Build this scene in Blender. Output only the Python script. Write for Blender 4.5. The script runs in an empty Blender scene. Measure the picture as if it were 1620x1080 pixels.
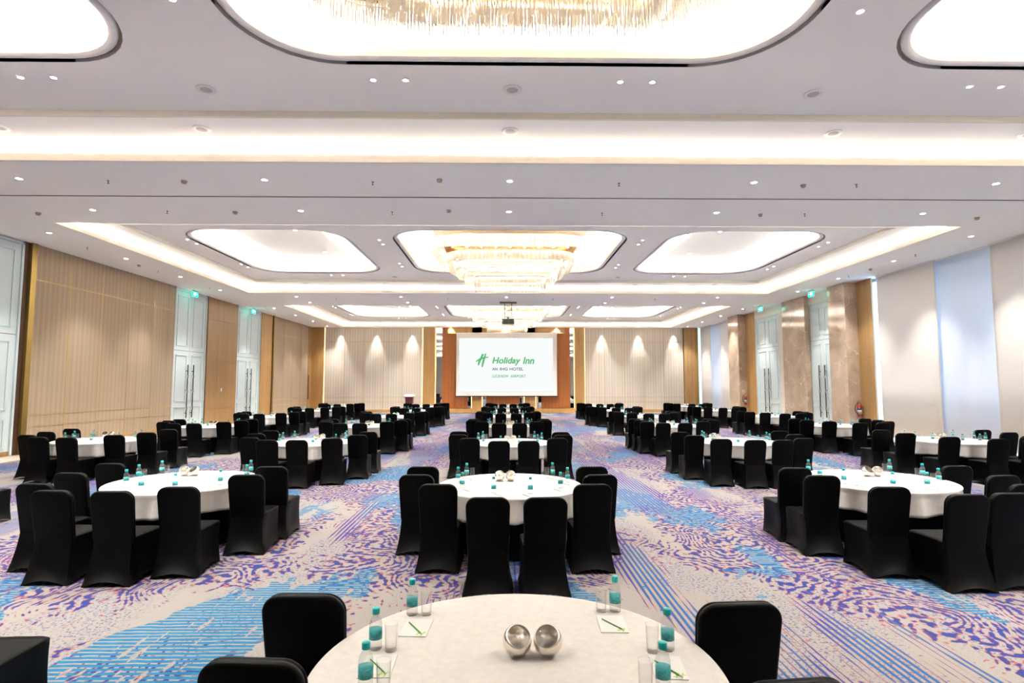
import bpy, bmesh, math, random
from math import sin, cos, pi, radians as R
from mathutils import Vector, Matrix
random.seed(7)
scene = bpy.context.scene
COL = scene.collection

# ------------------------------------------------------------------ camera, world, exposure
cam_d = bpy.data.cameras.new('camera'); cam = bpy.data.objects.new('camera', cam_d); COL.objects.link(cam)
cam.location = (0, 0, 2.0)
cam.rotation_euler = (pi/2 + .0766, 0, -.0145)
cam_d.sensor_width = 36; cam_d.lens = 19.91; cam_d.clip_end = 200; cam_d.clip_start = .05
scene.camera = cam
scene.view_settings.view_transform = 'Standard'; scene.view_settings.look = 'None'
scene.view_settings.gamma = 1; scene.view_settings.exposure = 1.78
scene.view_settings.use_curve_mapping = False
w = bpy.data.worlds.new('daylight'); scene.world = w; w.use_nodes = True
w.node_tree.nodes['Background'].inputs[0].default_value = (.45, .68, 1, 1)
w.node_tree.nodes['Background'].inputs[1].default_value = 3.0

K_COVE = 30.0      # tray cove strips
K_OVAL = 29.0      # oval coves
K_CHAND = 6.0     # led rings in the chandeliers
K_SPOT = 520.0      # downlights, watts

# ------------------------------------------------------------------ materials
def new_mat(name):
    m = bpy.data.materials.new(name); m.use_nodes = True
    nt = m.node_tree; nt.nodes.clear()
    out = nt.nodes.new('ShaderNodeOutputMaterial')
    return m, nt, out
def N(nt, t, **kw):
    n = nt.nodes.new(t)
    for k, v in kw.items():
        if k.startswith('i_'):
            n.inputs[k[2:].replace('_', ' ')].default_value = v
        else: setattr(n, k, v)
    return n
def L(nt, a, b): nt.links.new(a, b)
def pbr(name, col, rough=.5, metal=0, spec=.5, bump=None, sheen=0, coat=0, emis=None):
    m, nt, out = new_mat(name)
    b = N(nt, 'ShaderNodeBsdfPrincipled')
    b.inputs['Base Color'].default_value = (*col, 1); b.inputs['Roughness'].default_value = rough
    b.inputs['Metallic'].default_value = metal; b.inputs['Specular IOR Level'].default_value = spec
    if sheen: b.inputs['Sheen Weight'].default_value = sheen
    if coat: b.inputs['Coat Weight'].default_value = coat
    if emis: b.inputs['Emission Color'].default_value = (*emis[0], 1); b.inputs['Emission Strength'].default_value = emis[1]
    if bump:
        tc = N(nt, 'ShaderNodeTexCoord'); no = N(nt, 'ShaderNodeTexNoise'); no.inputs['Scale'].default_value = bump[0]
        no.inputs['Detail'].default_value = 3
        bu = N(nt, 'ShaderNodeBump'); bu.inputs['Strength'].default_value = bump[1]; bu.inputs['Distance'].default_value = .01
        L(nt, tc.outputs['Object'], no.inputs['Vector']); L(nt, no.outputs['Fac'], bu.inputs['Height']); L(nt, bu.outputs[0], b.inputs['Normal'])
    L(nt, b.outputs[0], out.inputs[0])
    return m
def emit(name, col, s):
    m, nt, out = new_mat(name)
    e = N(nt, 'ShaderNodeEmission'); e.inputs[0].default_value = (*col, 1); e.inputs[1].default_value = s
    L(nt, e.outputs[0], out.inputs[0]); return m
def ramp(nt, stops, interp='LINEAR'):
    r = N(nt, 'ShaderNodeValToRGB'); cr = r.color_ramp; cr.interpolation = interp
    while len(cr.elements) < len(stops): cr.elements.new(.5)
    for e, (p, c) in zip(cr.elements, stops):
        e.position = p; e.color = (*c, 1) if len(c) == 3 else c
    return r
def math_(nt, op, a, b=None, c=None):
    n = N(nt, 'ShaderNodeMath', operation=op)
    for i, x in enumerate((a, b, c)):
        if x is None: continue
        if isinstance(x, (int, float)): n.inputs[i].default_value = x
        else: L(nt, x, n.inputs[i])
    return n.outputs[0]
def mix_(nt, f, a, b):
    n = N(nt, 'ShaderNodeMix', data_type='RGBA')
    if isinstance(f, (int, float)): n.inputs[0].default_value = f
    else: L(nt, f, n.inputs[0])
    for i, x in ((6, a), (7, b)):
        if isinstance(x, tuple): n.inputs[i].default_value = (*x, 1)
        else: L(nt, x, n.inputs[i])
    return n.outputs[2]
def coords(nt, scale=(1, 1, 1)):
    tc = N(nt, 'ShaderNodeTexCoord'); mp = N(nt, 'ShaderNodeMapping'); mp.inputs['Scale'].default_value = scale
    L(nt, tc.outputs['Object'], mp.inputs['Vector']); return mp.outputs[0]

def wood(name, c1, c2, rough=.42, swap=False):
    m, nt, out = new_mat(name)
    v = coords(nt, (9, 9, .35)); n1 = N(nt, 'ShaderNodeTexNoise'); n1.inputs['Scale'].default_value = 2.2; n1.inputs['Detail'].default_value = 5
    L(nt, v, n1.inputs['Vector'])
    v2 = coords(nt, (2.2, 2.2, .02)); n2 = N(nt, 'ShaderNodeTexNoise'); n2.inputs['Scale'].default_value = 2; L(nt, v2, n2.inputs['Vector'])
    f = math_(nt, 'ADD', math_(nt, 'MULTIPLY', n1.outputs['Fac'], .6), math_(nt, 'MULTIPLY', n2.outputs['Fac'], .4))
    r = ramp(nt, [(.36, c2), (.62, c1)]); L(nt, f, r.inputs[0])
    b = N(nt, 'ShaderNodeBsdfPrincipled'); b.inputs['Roughness'].default_value = rough; b.inputs['Specular IOR Level'].default_value = .35
    L(nt, r.outputs[0], b.inputs['Base Color']); L(nt, b.outputs[0], out.inputs[0]); return m
def fabric_wall(name, axis, c1, c2):
    m, nt, out = new_mat(name)
    tc = N(nt, 'ShaderNodeTexCoord'); sp = N(nt, 'ShaderNodeSeparateXYZ'); L(nt, tc.outputs['Object'], sp.inputs[0])
    x = sp.outputs[axis]
    cb = N(nt, 'ShaderNodeCombineXYZ'); L(nt, x, cb.inputs[0])
    no = N(nt, 'ShaderNodeTexNoise'); no.inputs['Scale'].default_value = 4.2; no.inputs['Detail'].default_value = 1; L(nt, cb.outputs[0], no.inputs['Vector'])
    s = math_(nt, 'SINE', math_(nt, 'MULTIPLY', x, 2*pi/.19))
    f = math_(nt, 'ADD', math_(nt, 'MULTIPLY', s, .2), no.outputs['Fac'])
    s2 = math_(nt, 'MULTIPLY', math_(nt, 'SINE', math_(nt, 'MULTIPLY', x, 2*pi/.024)), .09)
    f = math_(nt, 'ADD', f, s2)
    r = ramp(nt, [(.25, c2), (.75, c1)]); L(nt, f, r.inputs[0])
    b = N(nt, 'ShaderNodeBsdfPrincipled'); b.inputs['Roughness'].default_value = .75; b.inputs['Specular IOR Level'].default_value = .25
    L(nt, r.outputs[0], b.inputs['Base Color']); L(nt, b.outputs[0], out.inputs[0]); return m
def marble(name):
    m, nt, out = new_mat(name)
    v = coords(nt)
    n1 = N(nt, 'ShaderNodeTexNoise'); n1.inputs['Scale'].default_value = 1.1; n1.inputs['Detail'].default_value = 8; n1.inputs['Distortion'].default_value = .8; L(nt, v, n1.inputs['Vector'])
    base = ramp(nt, [(.3, (.36, .265, .19)), (.7, (.56, .43, .32))]); L(nt, n1.outputs['Fac'], base.inputs[0])
    n2 = N(nt, 'ShaderNodeTexNoise'); n2.inputs['Scale'].default_value = .75; n2.inputs['Detail'].default_value = 3; n2.inputs['Distortion'].default_value = 1.6; L(nt, v, n2.inputs['Vector'])
    vein = math_(nt, 'ABSOLUTE', math_(nt, 'SUBTRACT', n2.outputs['Fac'], .5))
    vr = ramp(nt, [(0, (1, 1, 1)), (.012, (.0, .0, .0))]); L(nt, vein, vr.inputs[0])
    n3 = N(nt, 'ShaderNodeTexNoise'); n3.inputs['Scale'].default_value = 1.7; L(nt, v, n3.inputs['Vector'])
    mask = ramp(nt, [(.42, (0, 0, 0)), (.6, (1, 1, 1))]); L(nt, n3.outputs['Fac'], mask.inputs[0])
    f = math_(nt, 'MULTIPLY', vr.outputs[0], math_(nt, 'MULTIPLY', mask.outputs[0], .7))
    c = mix_(nt, f, base.outputs[0], (.82, .74, .64))
    b = N(nt, 'ShaderNodeBsdfPrincipled'); b.inputs['Roughness'].default_value = .1; L(nt, c, b.inputs['Base Color']); L(nt, b.outputs[0], out.inputs[0]); return m
def scale_pattern(name):
    m, nt, out = new_mat(name)
    tc = N(nt, 'ShaderNodeTexCoord'); sp = N(nt, 'ShaderNodeSeparateXYZ'); L(nt, tc.outputs['Object'], sp.inputs[0])
    x = math_(nt, 'MULTIPLY', sp.outputs[0], 1/.24); z = math_(nt, 'MULTIPLY', sp.outputs[2], 1/.125)
    tri = math_(nt, 'ABSOLUTE', math_(nt, 'SUBTRACT', math_(nt, 'MULTIPLY', math_(nt, 'FRACT', x), 2), 1))
    zz = math_(nt, 'FRACT', math_(nt, 'ADD', z, math_(nt, 'MULTIPLY', math_(nt, 'POWER', tri, 1.6), 1.0)))
    zf = math_(nt, 'LESS_THAN', zz, .42)
    c = mix_(nt, zf, (.27, .075, .012), (.46, .17, .045))
    b = N(nt, 'ShaderNodeBsdfPrincipled'); b.inputs['Roughness'].default_value = .4
    bu = N(nt, 'ShaderNodeBump'); bu.inputs['Strength'].default_value = .7; bu.inputs['Distance'].default_value = .03
    L(nt, zz, bu.inputs['Height']); L(nt, bu.outputs[0], b.inputs['Normal'])
    L(nt, c, b.inputs['Base Color']); L(nt, b.outputs[0], out.inputs[0]); return m

def carpet_mat():
    m, nt, out = new_mat('carpet_pattern')
    tc = N(nt, 'ShaderNodeTexCoord'); P = tc.outputs['Object']
    sp = N(nt, 'ShaderNodeSeparateXYZ'); L(nt, P, sp.inputs[0]); X, Y = sp.outputs[0], sp.outputs[1]
    def noise(scale, sc=(1, 1, 1), detail=2, off=(0, 0, 0), rough=.5, dist=0):
        mp = N(nt, 'ShaderNodeMapping'); mp.inputs['Scale'].default_value = sc; mp.inputs['Location'].default_value = off
        L(nt, P, mp.inputs['Vector'])
        n = N(nt, 'ShaderNodeTexNoise', noise_dimensions='2D'); n.inputs['Scale'].default_value = scale; n.inputs['Detail'].default_value = detail
        n.inputs['Roughness'].default_value = rough; n.inputs['Distortion'].default_value = dist
        L(nt, mp.outputs[0], n.inputs['Vector']); return n.outputs['Fac']
    def step(v, lo, hi):
        n = N(nt, 'ShaderNodeMapRange', interpolation_type='LINEAR'); n.inputs[1].default_value = lo; n.inputs[2].default_value = hi; L(nt, v, n.inputs[0]); return n.outputs[0]
    mul = lambda a, b: math_(nt, 'MULTIPLY', a, b)
    add = lambda a, b: math_(nt, 'ADD', a, b)
    sub = lambda a, b: math_(nt, 'SUBTRACT', a, b)
    mx = lambda a, b: math_(nt, 'MAXIMUM', a, b)
    mn = lambda a, b: math_(nt, 'MINIMUM', a, b)
    base = mix_(nt, noise(60, detail=1), (.146, .129, .118), (.178, .160, .148))
    # contour rings, broken into dashes
    big = noise(.50, (1, .85, 1), 3, (3, 1, 0), .42)
    ringf = math_(nt, 'FRACT', mul(add(big, mul(noise(7, detail=1), .008)), 42.0))
    ring = math_(nt, 'ABSOLUTE', sub(ringf, .5))
    brk = noise(13, (1, .9, 1), 1, (9, 4, 0), .5)
    w = sub(add(mul(sub(brk, .5), 1.25), .29), ring)
    zone = step(noise(.50, (1.1, .5, 1), 3, (5, 17, 0), .6), .40, .50)
    wz = sub(w, mul(sub(1, zone), .5))
    dash_in = step(wz, .10, .14); dash_edge = step(wz, 0.0, .03)
    # straight streaks running the length of the room
    sx = add(X, mul(noise(1.1, (1, .2, 1), 1, (0, 7, 0)), .05))
    st = math_(nt, 'ABSOLUTE', sub(math_(nt, 'FRACT', mul(sx, 17.0)), .5))
    sz = noise(.85, (1.15, .20, 1), 2, (31, 3, 0), .5)
    sbrk = noise(6, (1.6, .22, 1), 2, (3, 13, 0), .6)
    ws = sub(add(add(mul(sub(sz, .53), 4.0), mul(sub(sbrk, .5), .8)), .05), st)
    ws = mn(ws, sub(.30, st))
    str_in = step(ws, .07, .10); str_edge = step(ws, 0.0, .03)
    # cyan blocks hatched across the room
    cz = noise(.66, (1.1, .55, 1), 4, (1.7, 41, 0), .55)
    hatch = math_(nt, 'ABSOLUTE', sub(math_(nt, 'FRACT', mul(add(Y, mul(noise(5, detail=1), .02)), 17)), .5))
    hatchx = math_(nt, 'ABSOLUTE', sub(math_(nt, 'FRACT', mul(X, 9)), .5))
    wc = sub(add(mul(sub(cz, .56), 9), .05), mul(sub(noise(9, detail=2), .5), .8))
    wc = mn(wc, sub(.36, hatch))
    wc = mn(wc, add(sub(hatchx, .05), mul(sub(noise(3, detail=1), .38), 1.6)))
    cy = step(wc, 0, .05)
    # navy speckle
    spz = step(noise(.8, (1.2, .35, 1), 3, (22, 9, 0), .6), .50, .60)
    sk = mul(step(noise(36, (1, 1, 1), 2, (0, 0, 0), .6), .58, .61), spz)
    cyan = mix_(nt, noise(11, detail=1), (.006, .066, .138), (.018, .105, .18))
    ind = mix_(nt, noise(2.0, detail=1, off=(4, 4, 0)), (.007, .026, .125), (.026, .024, .09))
    blue = mix_(nt, step(noise(1.1, (1, .3, 1), 1, (8, 28, 0)), .45, .55), (.014, .024, .13), (.008, .06, .16))
    orange = (.175, .042, .030)
    c = mix_(nt, mul(sk, .85), base, (.03, .05, .12))
    c = mix_(nt, mul(dash_edge, .8), c, orange)
    c = mix_(nt, dash_in, c, ind)
    c = mix_(nt, cy, c, cyan)
    c = mix_(nt, mul(str_edge, .8), c, orange)
    c = mix_(nt, str_in, c, blue)
    b = N(nt, 'ShaderNodeBsdfPrincipled'); b.inputs['Roughness'].default_value = .95; b.inputs['Specular IOR Level'].default_value = .1
    L(nt, c, b.inputs['Base Color'])
    bu = N(nt, 'ShaderNodeBump'); bu.inputs['Strength'].default_value = .25; bu.inputs['Distance'].default_value = .004
    L(nt, noise(220, detail=1), bu.inputs['Height']); L(nt, bu.outputs[0], b.inputs['Normal'])
    L(nt, b.outputs[0], out.inputs[0]); return m

def clear(name, tint=(1, 1, 1), body=.12, edge=.55):
    m, nt, out = new_mat(name)
    tr = N(nt, 'ShaderNodeBsdfTransparent'); tr.inputs[0].default_value = (*tint, 1)
    b = N(nt, 'ShaderNodeBsdfPrincipled'); b.inputs['Base Color'].default_value = (.45, .45, .44, 1); b.inputs['Roughness'].default_value = .06
    lw = N(nt, 'ShaderNodeLayerWeight'); lw.inputs[0].default_value = .35
    r = ramp(nt, [(0, (body,)*3), (.55, (body+.05,)*3), (1, (edge,)*3)]); L(nt, lw.outputs['Facing'], r.inputs[0])
    mx = N(nt, 'ShaderNodeMixShader'); L(nt, r.outputs[0], mx.inputs[0]); L(nt, tr.outputs[0], mx.inputs[1]); L(nt, b.outputs[0], mx.inputs[2])
    L(nt, mx.outputs[0], out.inputs[0]); return m
def translucent(name, col, t=.5, transp=0, gloss=0):
    m, nt, out = new_mat(name)
    d = N(nt, 'ShaderNodeBsdfDiffuse'); d.inputs[0].default_value = (*col, 1)
    s = N(nt, 'ShaderNodeBsdfTranslucent'); s.inputs[0].default_value = (*col, 1)
    mx = N(nt, 'ShaderNodeMixShader'); mx.inputs[0].default_value = t; L(nt, d.outputs[0], mx.inputs[1]); L(nt, s.outputs[0], mx.inputs[2]); o = mx.outputs[0]
    if gloss:
        g = N(nt, 'ShaderNodeBsdfGlossy'); g.inputs[1].default_value = .08; m2 = N(nt, 'ShaderNodeMixShader'); m2.inputs[0].default_value = gloss
        L(nt, o, m2.inputs[1]); L(nt, g.outputs[0], m2.inputs[2]); o = m2.outputs[0]
    if transp:
        g = N(nt, 'ShaderNodeBsdfTransparent'); m2 = N(nt, 'ShaderNodeMixShader'); m2.inputs[0].default_value = transp
        L(nt, o, m2.inputs[1]); L(nt, g.outputs[0], m2.inputs[2]); o = m2.outputs[0]
    L(nt, o, out.inputs[0]); return m
def label_mat():
    m, nt, out = new_mat('teal_label')
    tc = N(nt, 'ShaderNodeTexCoord'); sp = N(nt, 'ShaderNodeSeparateXYZ'); L(nt, tc.outputs['Object'], sp.inputs[0])
    z = sp.outputs[2]
    line = math_(nt, 'LESS_THAN', math_(nt, 'FRACT', math_(nt, 'MULTIPLY', z, 170)), .22)
    no = N(nt, 'ShaderNodeTexNoise'); no.inputs['Scale'].default_value = 90; L(nt, tc.outputs['Object'], no.inputs['Vector'])
    f = math_(nt, 'MULTIPLY', line, math_(nt, 'GREATER_THAN', no.outputs['Fac'], .52))
    c = mix_(nt, math_(nt, 'MULTIPLY', f, .7), (.0, .235, .25), (.38, .42, .4))
    b = N(nt, 'ShaderNodeBsdfPrincipled'); b.inputs['Roughness'].default_value = .35; L(nt, c, b.inputs['Base Color']); L(nt, b.outputs[0], out.inputs[0]); return m
def cloth_mat():
    m, nt, out = new_mat('white_damask')
    v = coords(nt); n1 = N(nt, 'ShaderNodeTexNoise'); n1.inputs['Scale'].default_value = 22; n1.inputs['Detail'].default_value = 3; L(nt, v, n1.inputs['Vector'])
    r = ramp(nt, [(.35, (.40, .375, .35)), (.65, (.43, .41, .385))]); L(nt, n1.outputs['Fac'], r.inputs[0])
    v2 = coords(nt); n2 = N(nt, 'ShaderNodeTexNoise'); n2.inputs['Scale'].default_value = 6; n2.inputs['Detail'].default_value = 4; L(nt, v2, n2.inputs['Vector'])
    bu = N(nt, 'ShaderNodeBump'); bu.inputs['Strength'].default_value = .18; bu.inputs['Distance'].default_value = .006; L(nt, n2.outputs['Fac'], bu.inputs['Height'])
    b = N(nt, 'ShaderNodeBsdfPrincipled'); b.inputs['Roughness'].default_value = .7; b.inputs['Specular IOR Level'].default_value = .25
    L(nt, bu.outputs[0], b.inputs['Normal']); L(nt, r.outputs[0], b.inputs['Base Color']); L(nt, b.outputs[0], out.inputs[0]); return m

M = {
 'ceil': pbr('ceiling_paint', (.90, .89, .85), .8, spec=.2),
 'peach': pbr('warm_lit_plaster', (.85, .76, .66), .7, spec=.2),  # peach glow of the cove lighting painted into the lip and recess faces
 'rim': pbr('rim_plaster', (.78, .755, .74), .5),
 'dark': pbr('shadow_gap', (.34, .26, .18), .7),
 'stone': pbr('beige_stone', (.50, .40, .31), .3),
 'carpet': carpet_mat(),
 'black': pbr('black_stretch_fabric', (.0009, .0008, .0007), .5, spec=.085, bump=(300, .12)),
 'blackcloth': pbr('black_cloth', (.004, .004, .004), .8, spec=.05),
 'cloth': cloth_mat(),
 'woodL': wood('light_oak', (.36, .22, .095), (.27, .15, .055)),
 'woodB': wood('warm_lit_oak', (.40, .235, .09), (.31, .165, .05)),  # same oak, warm light at the far end put into its colour
 'darkwood': pbr('dark_walnut', (.06, .022, .008), .5),
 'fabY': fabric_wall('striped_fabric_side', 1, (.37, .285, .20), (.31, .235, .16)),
 'fabX': fabric_wall('striped_fabric_back', 0, (.55, .495, .425), (.45, .40, .34)),
 'brass': pbr('brass', (.46, .32, .13), .4, .5),
 'brassd': pbr('dark_brass', (.30, .21, .06), .35, .8),
 'gold': pbr('polished_gold', (.80, .55, .20), .15, 1),
 'steel': pbr('brushed_steel', (.62, .57, .50), .22, 1),
 'bowl': pbr('nickel_bowl', (.85, .78, .70), .18, 1),
 'bowl_in': pbr('satin_bowl_inside', (.44, .35, .265), .34, .9),
 'handle': pbr('dark_bronze', (.10, .08, .06), .3, 1),
 'blue': pbr('pale_blue_paint', (.57, .665, .68), .5),
 'marble': marble('brown_marble'),
 'cream': pbr('cream_plaster', (.70, .66, .58), .7),
 'orange': scale_pattern('orange_scale_panel'),
 'mirror': pbr('mirror_glass', (.85, .85, .85), .02, 1),
 'blindF': translucent('roller_blind', (.80, .755, .71), .12),
 'blindR': translucent('sheer_blind', (.75, .76, .79), .22),
 'glasspane': clear('window_glass', (.92, .97, 1), .04, .3),
 'strip': emit('cove_light', (1, .88, .74), K_COVE),
 'ostrip': emit('oval_cove_light', (1, .94, .87), K_OVAL),
 'led': emit('chandelier_led', (1, .93, .80), K_CHAND),
 'lamp': emit('downlight_lens', (1, .95, .88), 22),
 'glow': emit('column_backlight', (1, .62, .25), 1.8),
 'exitg': emit('exit_green', (.0, .75, .52), 2.0),
 'exitw': emit('exit_white', (.85, 1, .95), 2.0),
 'white': pbr('white_plastic', (.8, .78, .75), .4),
 'greyplastic': pbr('speaker_grille', (.50, .47, .44), .6),
 'detector': pbr('detector_plastic', (.45, .36, .27), .5),
 'red': pbr('red_metal', (.33, .018, .01), .3),
 'yellow': pbr('yellow_band', (.4, .24, .02), .4),
 'navy': pbr('navy_print', (.02, .04, .16), .4),
 'rubber': pbr('black_rubber', (.01, .01, .01), .5),
 'clear': clear('clear_plastic', body=.13, edge=.65),
 'glass': clear('tumbler_glass', body=.03, edge=.6),
 'teal': pbr('teal_cap', (.0, .30, .295), .35),
 'label': label_mat(),
 'paper': pbr('notepad_paper', (.46, .45, .44), .6),
 'green': pbr('green_lacquer', (.035, .17, .012), .3),
 'lime': pbr('lime_ink', (.22, .38, .03), .5),
 'tip': pbr('pencil_tip', (.30, .22, .15), .6),
 'projbody': pbr('grey_projector', (.16, .16, .13), .45),
 'maroon': pbr('maroon_lacquer', (.085, .010, .015), .35),
 'screenw': pbr('screen_fabric', (.74, .72, .68), .8),
 'image': emit('projected_white', (.96, 1, .985), .285),
 'imgreen': emit('projected_green', (.12, .50, .19), .29),
 'imgrey': emit('projected_grey', (.20, .25, .31), .29),
 'crystal': translucent('crystal_rods', (.90, .86, .78), .45, .30, .45),
}

# ------------------------------------------------------------------ mesh helpers
class MB:
    def __init__(s): s.v = []; s.f = []
    def box(s, x0, x1, y0, y1, z0, z1):
        b = len(s.v)
        for z in (z0, z1):
            for y in (y0, y1):
                for x in (x0, x1): s.v.append((x, y, z))
        for q in ((0, 2, 3, 1), (4, 5, 7, 6), (0, 1, 5, 4), (2, 6, 7, 3), (0, 4, 6, 2), (1, 3, 7, 5)): s.f.append(tuple(b+i for i in q))
        return s
    def loft(s, loops, closed=True, cap0=False, cap1=False):
        b = len(s.v); n = len(loops[0])
        for lp in loops: s.v.extend(tuple(p) for p in lp)
        for k in range(len(loops)-1):
            for i in range(n if closed else n-1):
                j = (i+1) % n
                s.f.append((b+k*n+i, b+k*n+j, b+(k+1)*n+j, b+(k+1)*n+i))
        if cap0: s.f.append(tuple(b+i for i in reversed(range(n))))
        if cap1: s.f.append(tuple(b+(len(loops)-1)*n+i for i in range(n)))
        return s
    def lathe(s, prof, n=24, c=(0, 0, 0)):
        loops = [[(c[0]+r*cos(2*pi*i/n), c[1]+r*sin(2*pi*i/n), c[2]+z) for i in range(n)] for r, z in prof]
        return s.loft(loops, cap0=prof[0][0] > 0, cap1=prof[-1][0] > 0)
    def tube(s, pts, r, n=6, closed=False):
        loops = []; m = len(pts)
        for i in range(m):
            a = Vector(pts[(i-1) % m] if (closed or i > 0) else pts[i]); c = Vector(pts[(i+1) % m] if (closed or i < m-1) else pts[i])
            t = (c-a).normalized(); up = Vector((0, 0, 1)) if abs(t.z) < .9 else Vector((1, 0, 0))
            u = t.cross(up).normalized(); v = u.cross(t)
            p = Vector(pts[i]); loops.append([p+(u*cos(2*pi*k/n)+v*sin(2*pi*k/n))*r for k in range(n)])
        if closed: loops.append(loops[0])
        return s.loft(loops, cap0=not closed, cap1=not closed)
def link(o): COL.objects.link(o); return o
def build(name, mb, mat, parent=None, smooth=False, bevel=0, loc=None, kind=None, label=None):
    me = bpy.data.meshes.new(name); me.from_pydata(mb.v, [], mb.f)
    bm = bmesh.new(); bm.from_mesh(me); bmesh.ops.recalc_face_normals(bm, faces=bm.faces); bm.to_mesh(me); bm.free()
    me.materials.append(M[mat] if isinstance(mat, str) else mat)
    if smooth:
        for p in me.polygons: p.use_smooth = True
        if smooth != True: me.set_sharp_from_angle(angle=smooth)
    o = bpy.data.objects.new(name, me); link(o)
    if parent is not None: o.parent = parent
    if loc: o.location = loc
    if bevel:
        md = o.modifiers.new('bevel', 'BEVEL'); md.width = bevel; md.segments = 2; md.limit_method = 'ANGLE'
    if kind: o['kind'] = kind
    if label: o['label'] = label
    return o
def tag(o, label, cat, group=None):
    o['label'] = label; o['category'] = cat
    if group: o['group'] = group
    return o
def empty(name, loc=(0, 0, 0), rz=0):
    o = bpy.data.objects.new(name, None); o.empty_display_size = .1; o.location = loc; o.rotation_euler = (0, 0, rz); return link(o)
def copy_tree(o, parent=None):
    c = o.copy(); COL.objects.link(c)
    if parent is not None: c.parent = parent
    for ch in o.children: copy_tree(ch, c)
    return c
def struct(name, mb, mat, **k): return build(name, mb, mat, kind='structure', **k)
def srootE(name):
    o = empty(name); o['kind'] = 'structure'; return o
def rrect(cx, cy, hx, hy, r, z, n=10):
    pts = []
    for sx, sy, a0 in ((1, 1, 0), (-1, 1, pi/2), (-1, -1, pi), (1, -1, 3*pi/2)):
        for j in range(n+1):
            a = a0 + j/n*pi/2
            pts.append((cx+sx*(hx-r)+r*cos(a), cy+sy*(hy-r)+r*sin(a), z))
    return pts
def rect_match(cx, cy, hx, hy, r, X0, X1, Y0, Y1, z, n=10):
    pts = []
    for sx, sy, first in ((1, 1, 'x'), (-1, 1, 'y'), (-1, -1, 'x'), (1, -1, 'y')):
        XX = X1 if sx > 0 else X0; YY = Y1 if sy > 0 else Y0
        ax, ay = cx+sx*(hx-r), cy+sy*(hy-r)
        s1, s2 = ((XX, ay), (ax, YY)) if first == 'x' else ((ax, YY), (XX, ay))
        for j in range(n+1):
            t = j/n*2
            if t <= 1: p = (s1[0]+(XX-s1[0])*t, s1[1]+(YY-s1[1])*t)
            else: p = (XX+(s2[0]-XX)*(t-1), YY+(s2[1]-YY)*(t-1))
            pts.append((p[0], p[1], z))
    return pts

# ------------------------------------------------------------------ the hall: floor
XL, XR, YB, YF = -14.1, 14.5, -5.5, 41.6
ZC = 6.2
struct('floor', MB().box(-15.6, 16.2, YB-.3, YF+.5, -.3, -.012), 'stone')
struct('floor', MB().box(-12.95, 13.7, YB, 40.9, -.012, 0), 'carpet')
TL, TR = -11.68, 12.21
T0, T1, LM = 14.6, 25.83, 15.35
trays = [(T0-LM, T1-LM), (T0, T1), (T0+LM, T1+LM)]
# lower ceiling beams and side strips (slab underside at 6.2, lip 0.14 high)
cb = MB()
for a, b in ((YB-.3, trays[0][0]), (trays[0][1], 12.44), (12.50, T0), (trays[1][1], trays[2][0]), (trays[2][1], YF+.5)):
    cb.box(-15.6, 16.2, a, b, ZC, ZC+.14)
for a, b in trays:
    cb.box(-15.6, TL, a, b, ZC, ZC+.14); cb.box(TR, 16.2, a, b, ZC, ZC+.14)
struct('ceiling', cb, 'ceil')
struct('ceiling', MB().box(-15.6, 16.2, YB-.3, YF+.5, 7.3, 7.4), 'ceil')
struct('trim_1', MB().box(-14.1, 14.5, 12.44, 12.445, ZC-.003, ZC+.06).box(-14.1, 14.5, 12.495, 12.50, ZC-.003, ZC+.06).box(-14.1, 14.5, 12.445, 12.495, ZC+.03, ZC+.06), 'dark')
CXR = .2
ovals = [(-7.4, 2.52, -10.8, -4.33), (CXR, 3.72, -4.33, 4.55), (7.65, 2.52, 4.55, 11.25)]
OC = 19.88
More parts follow.
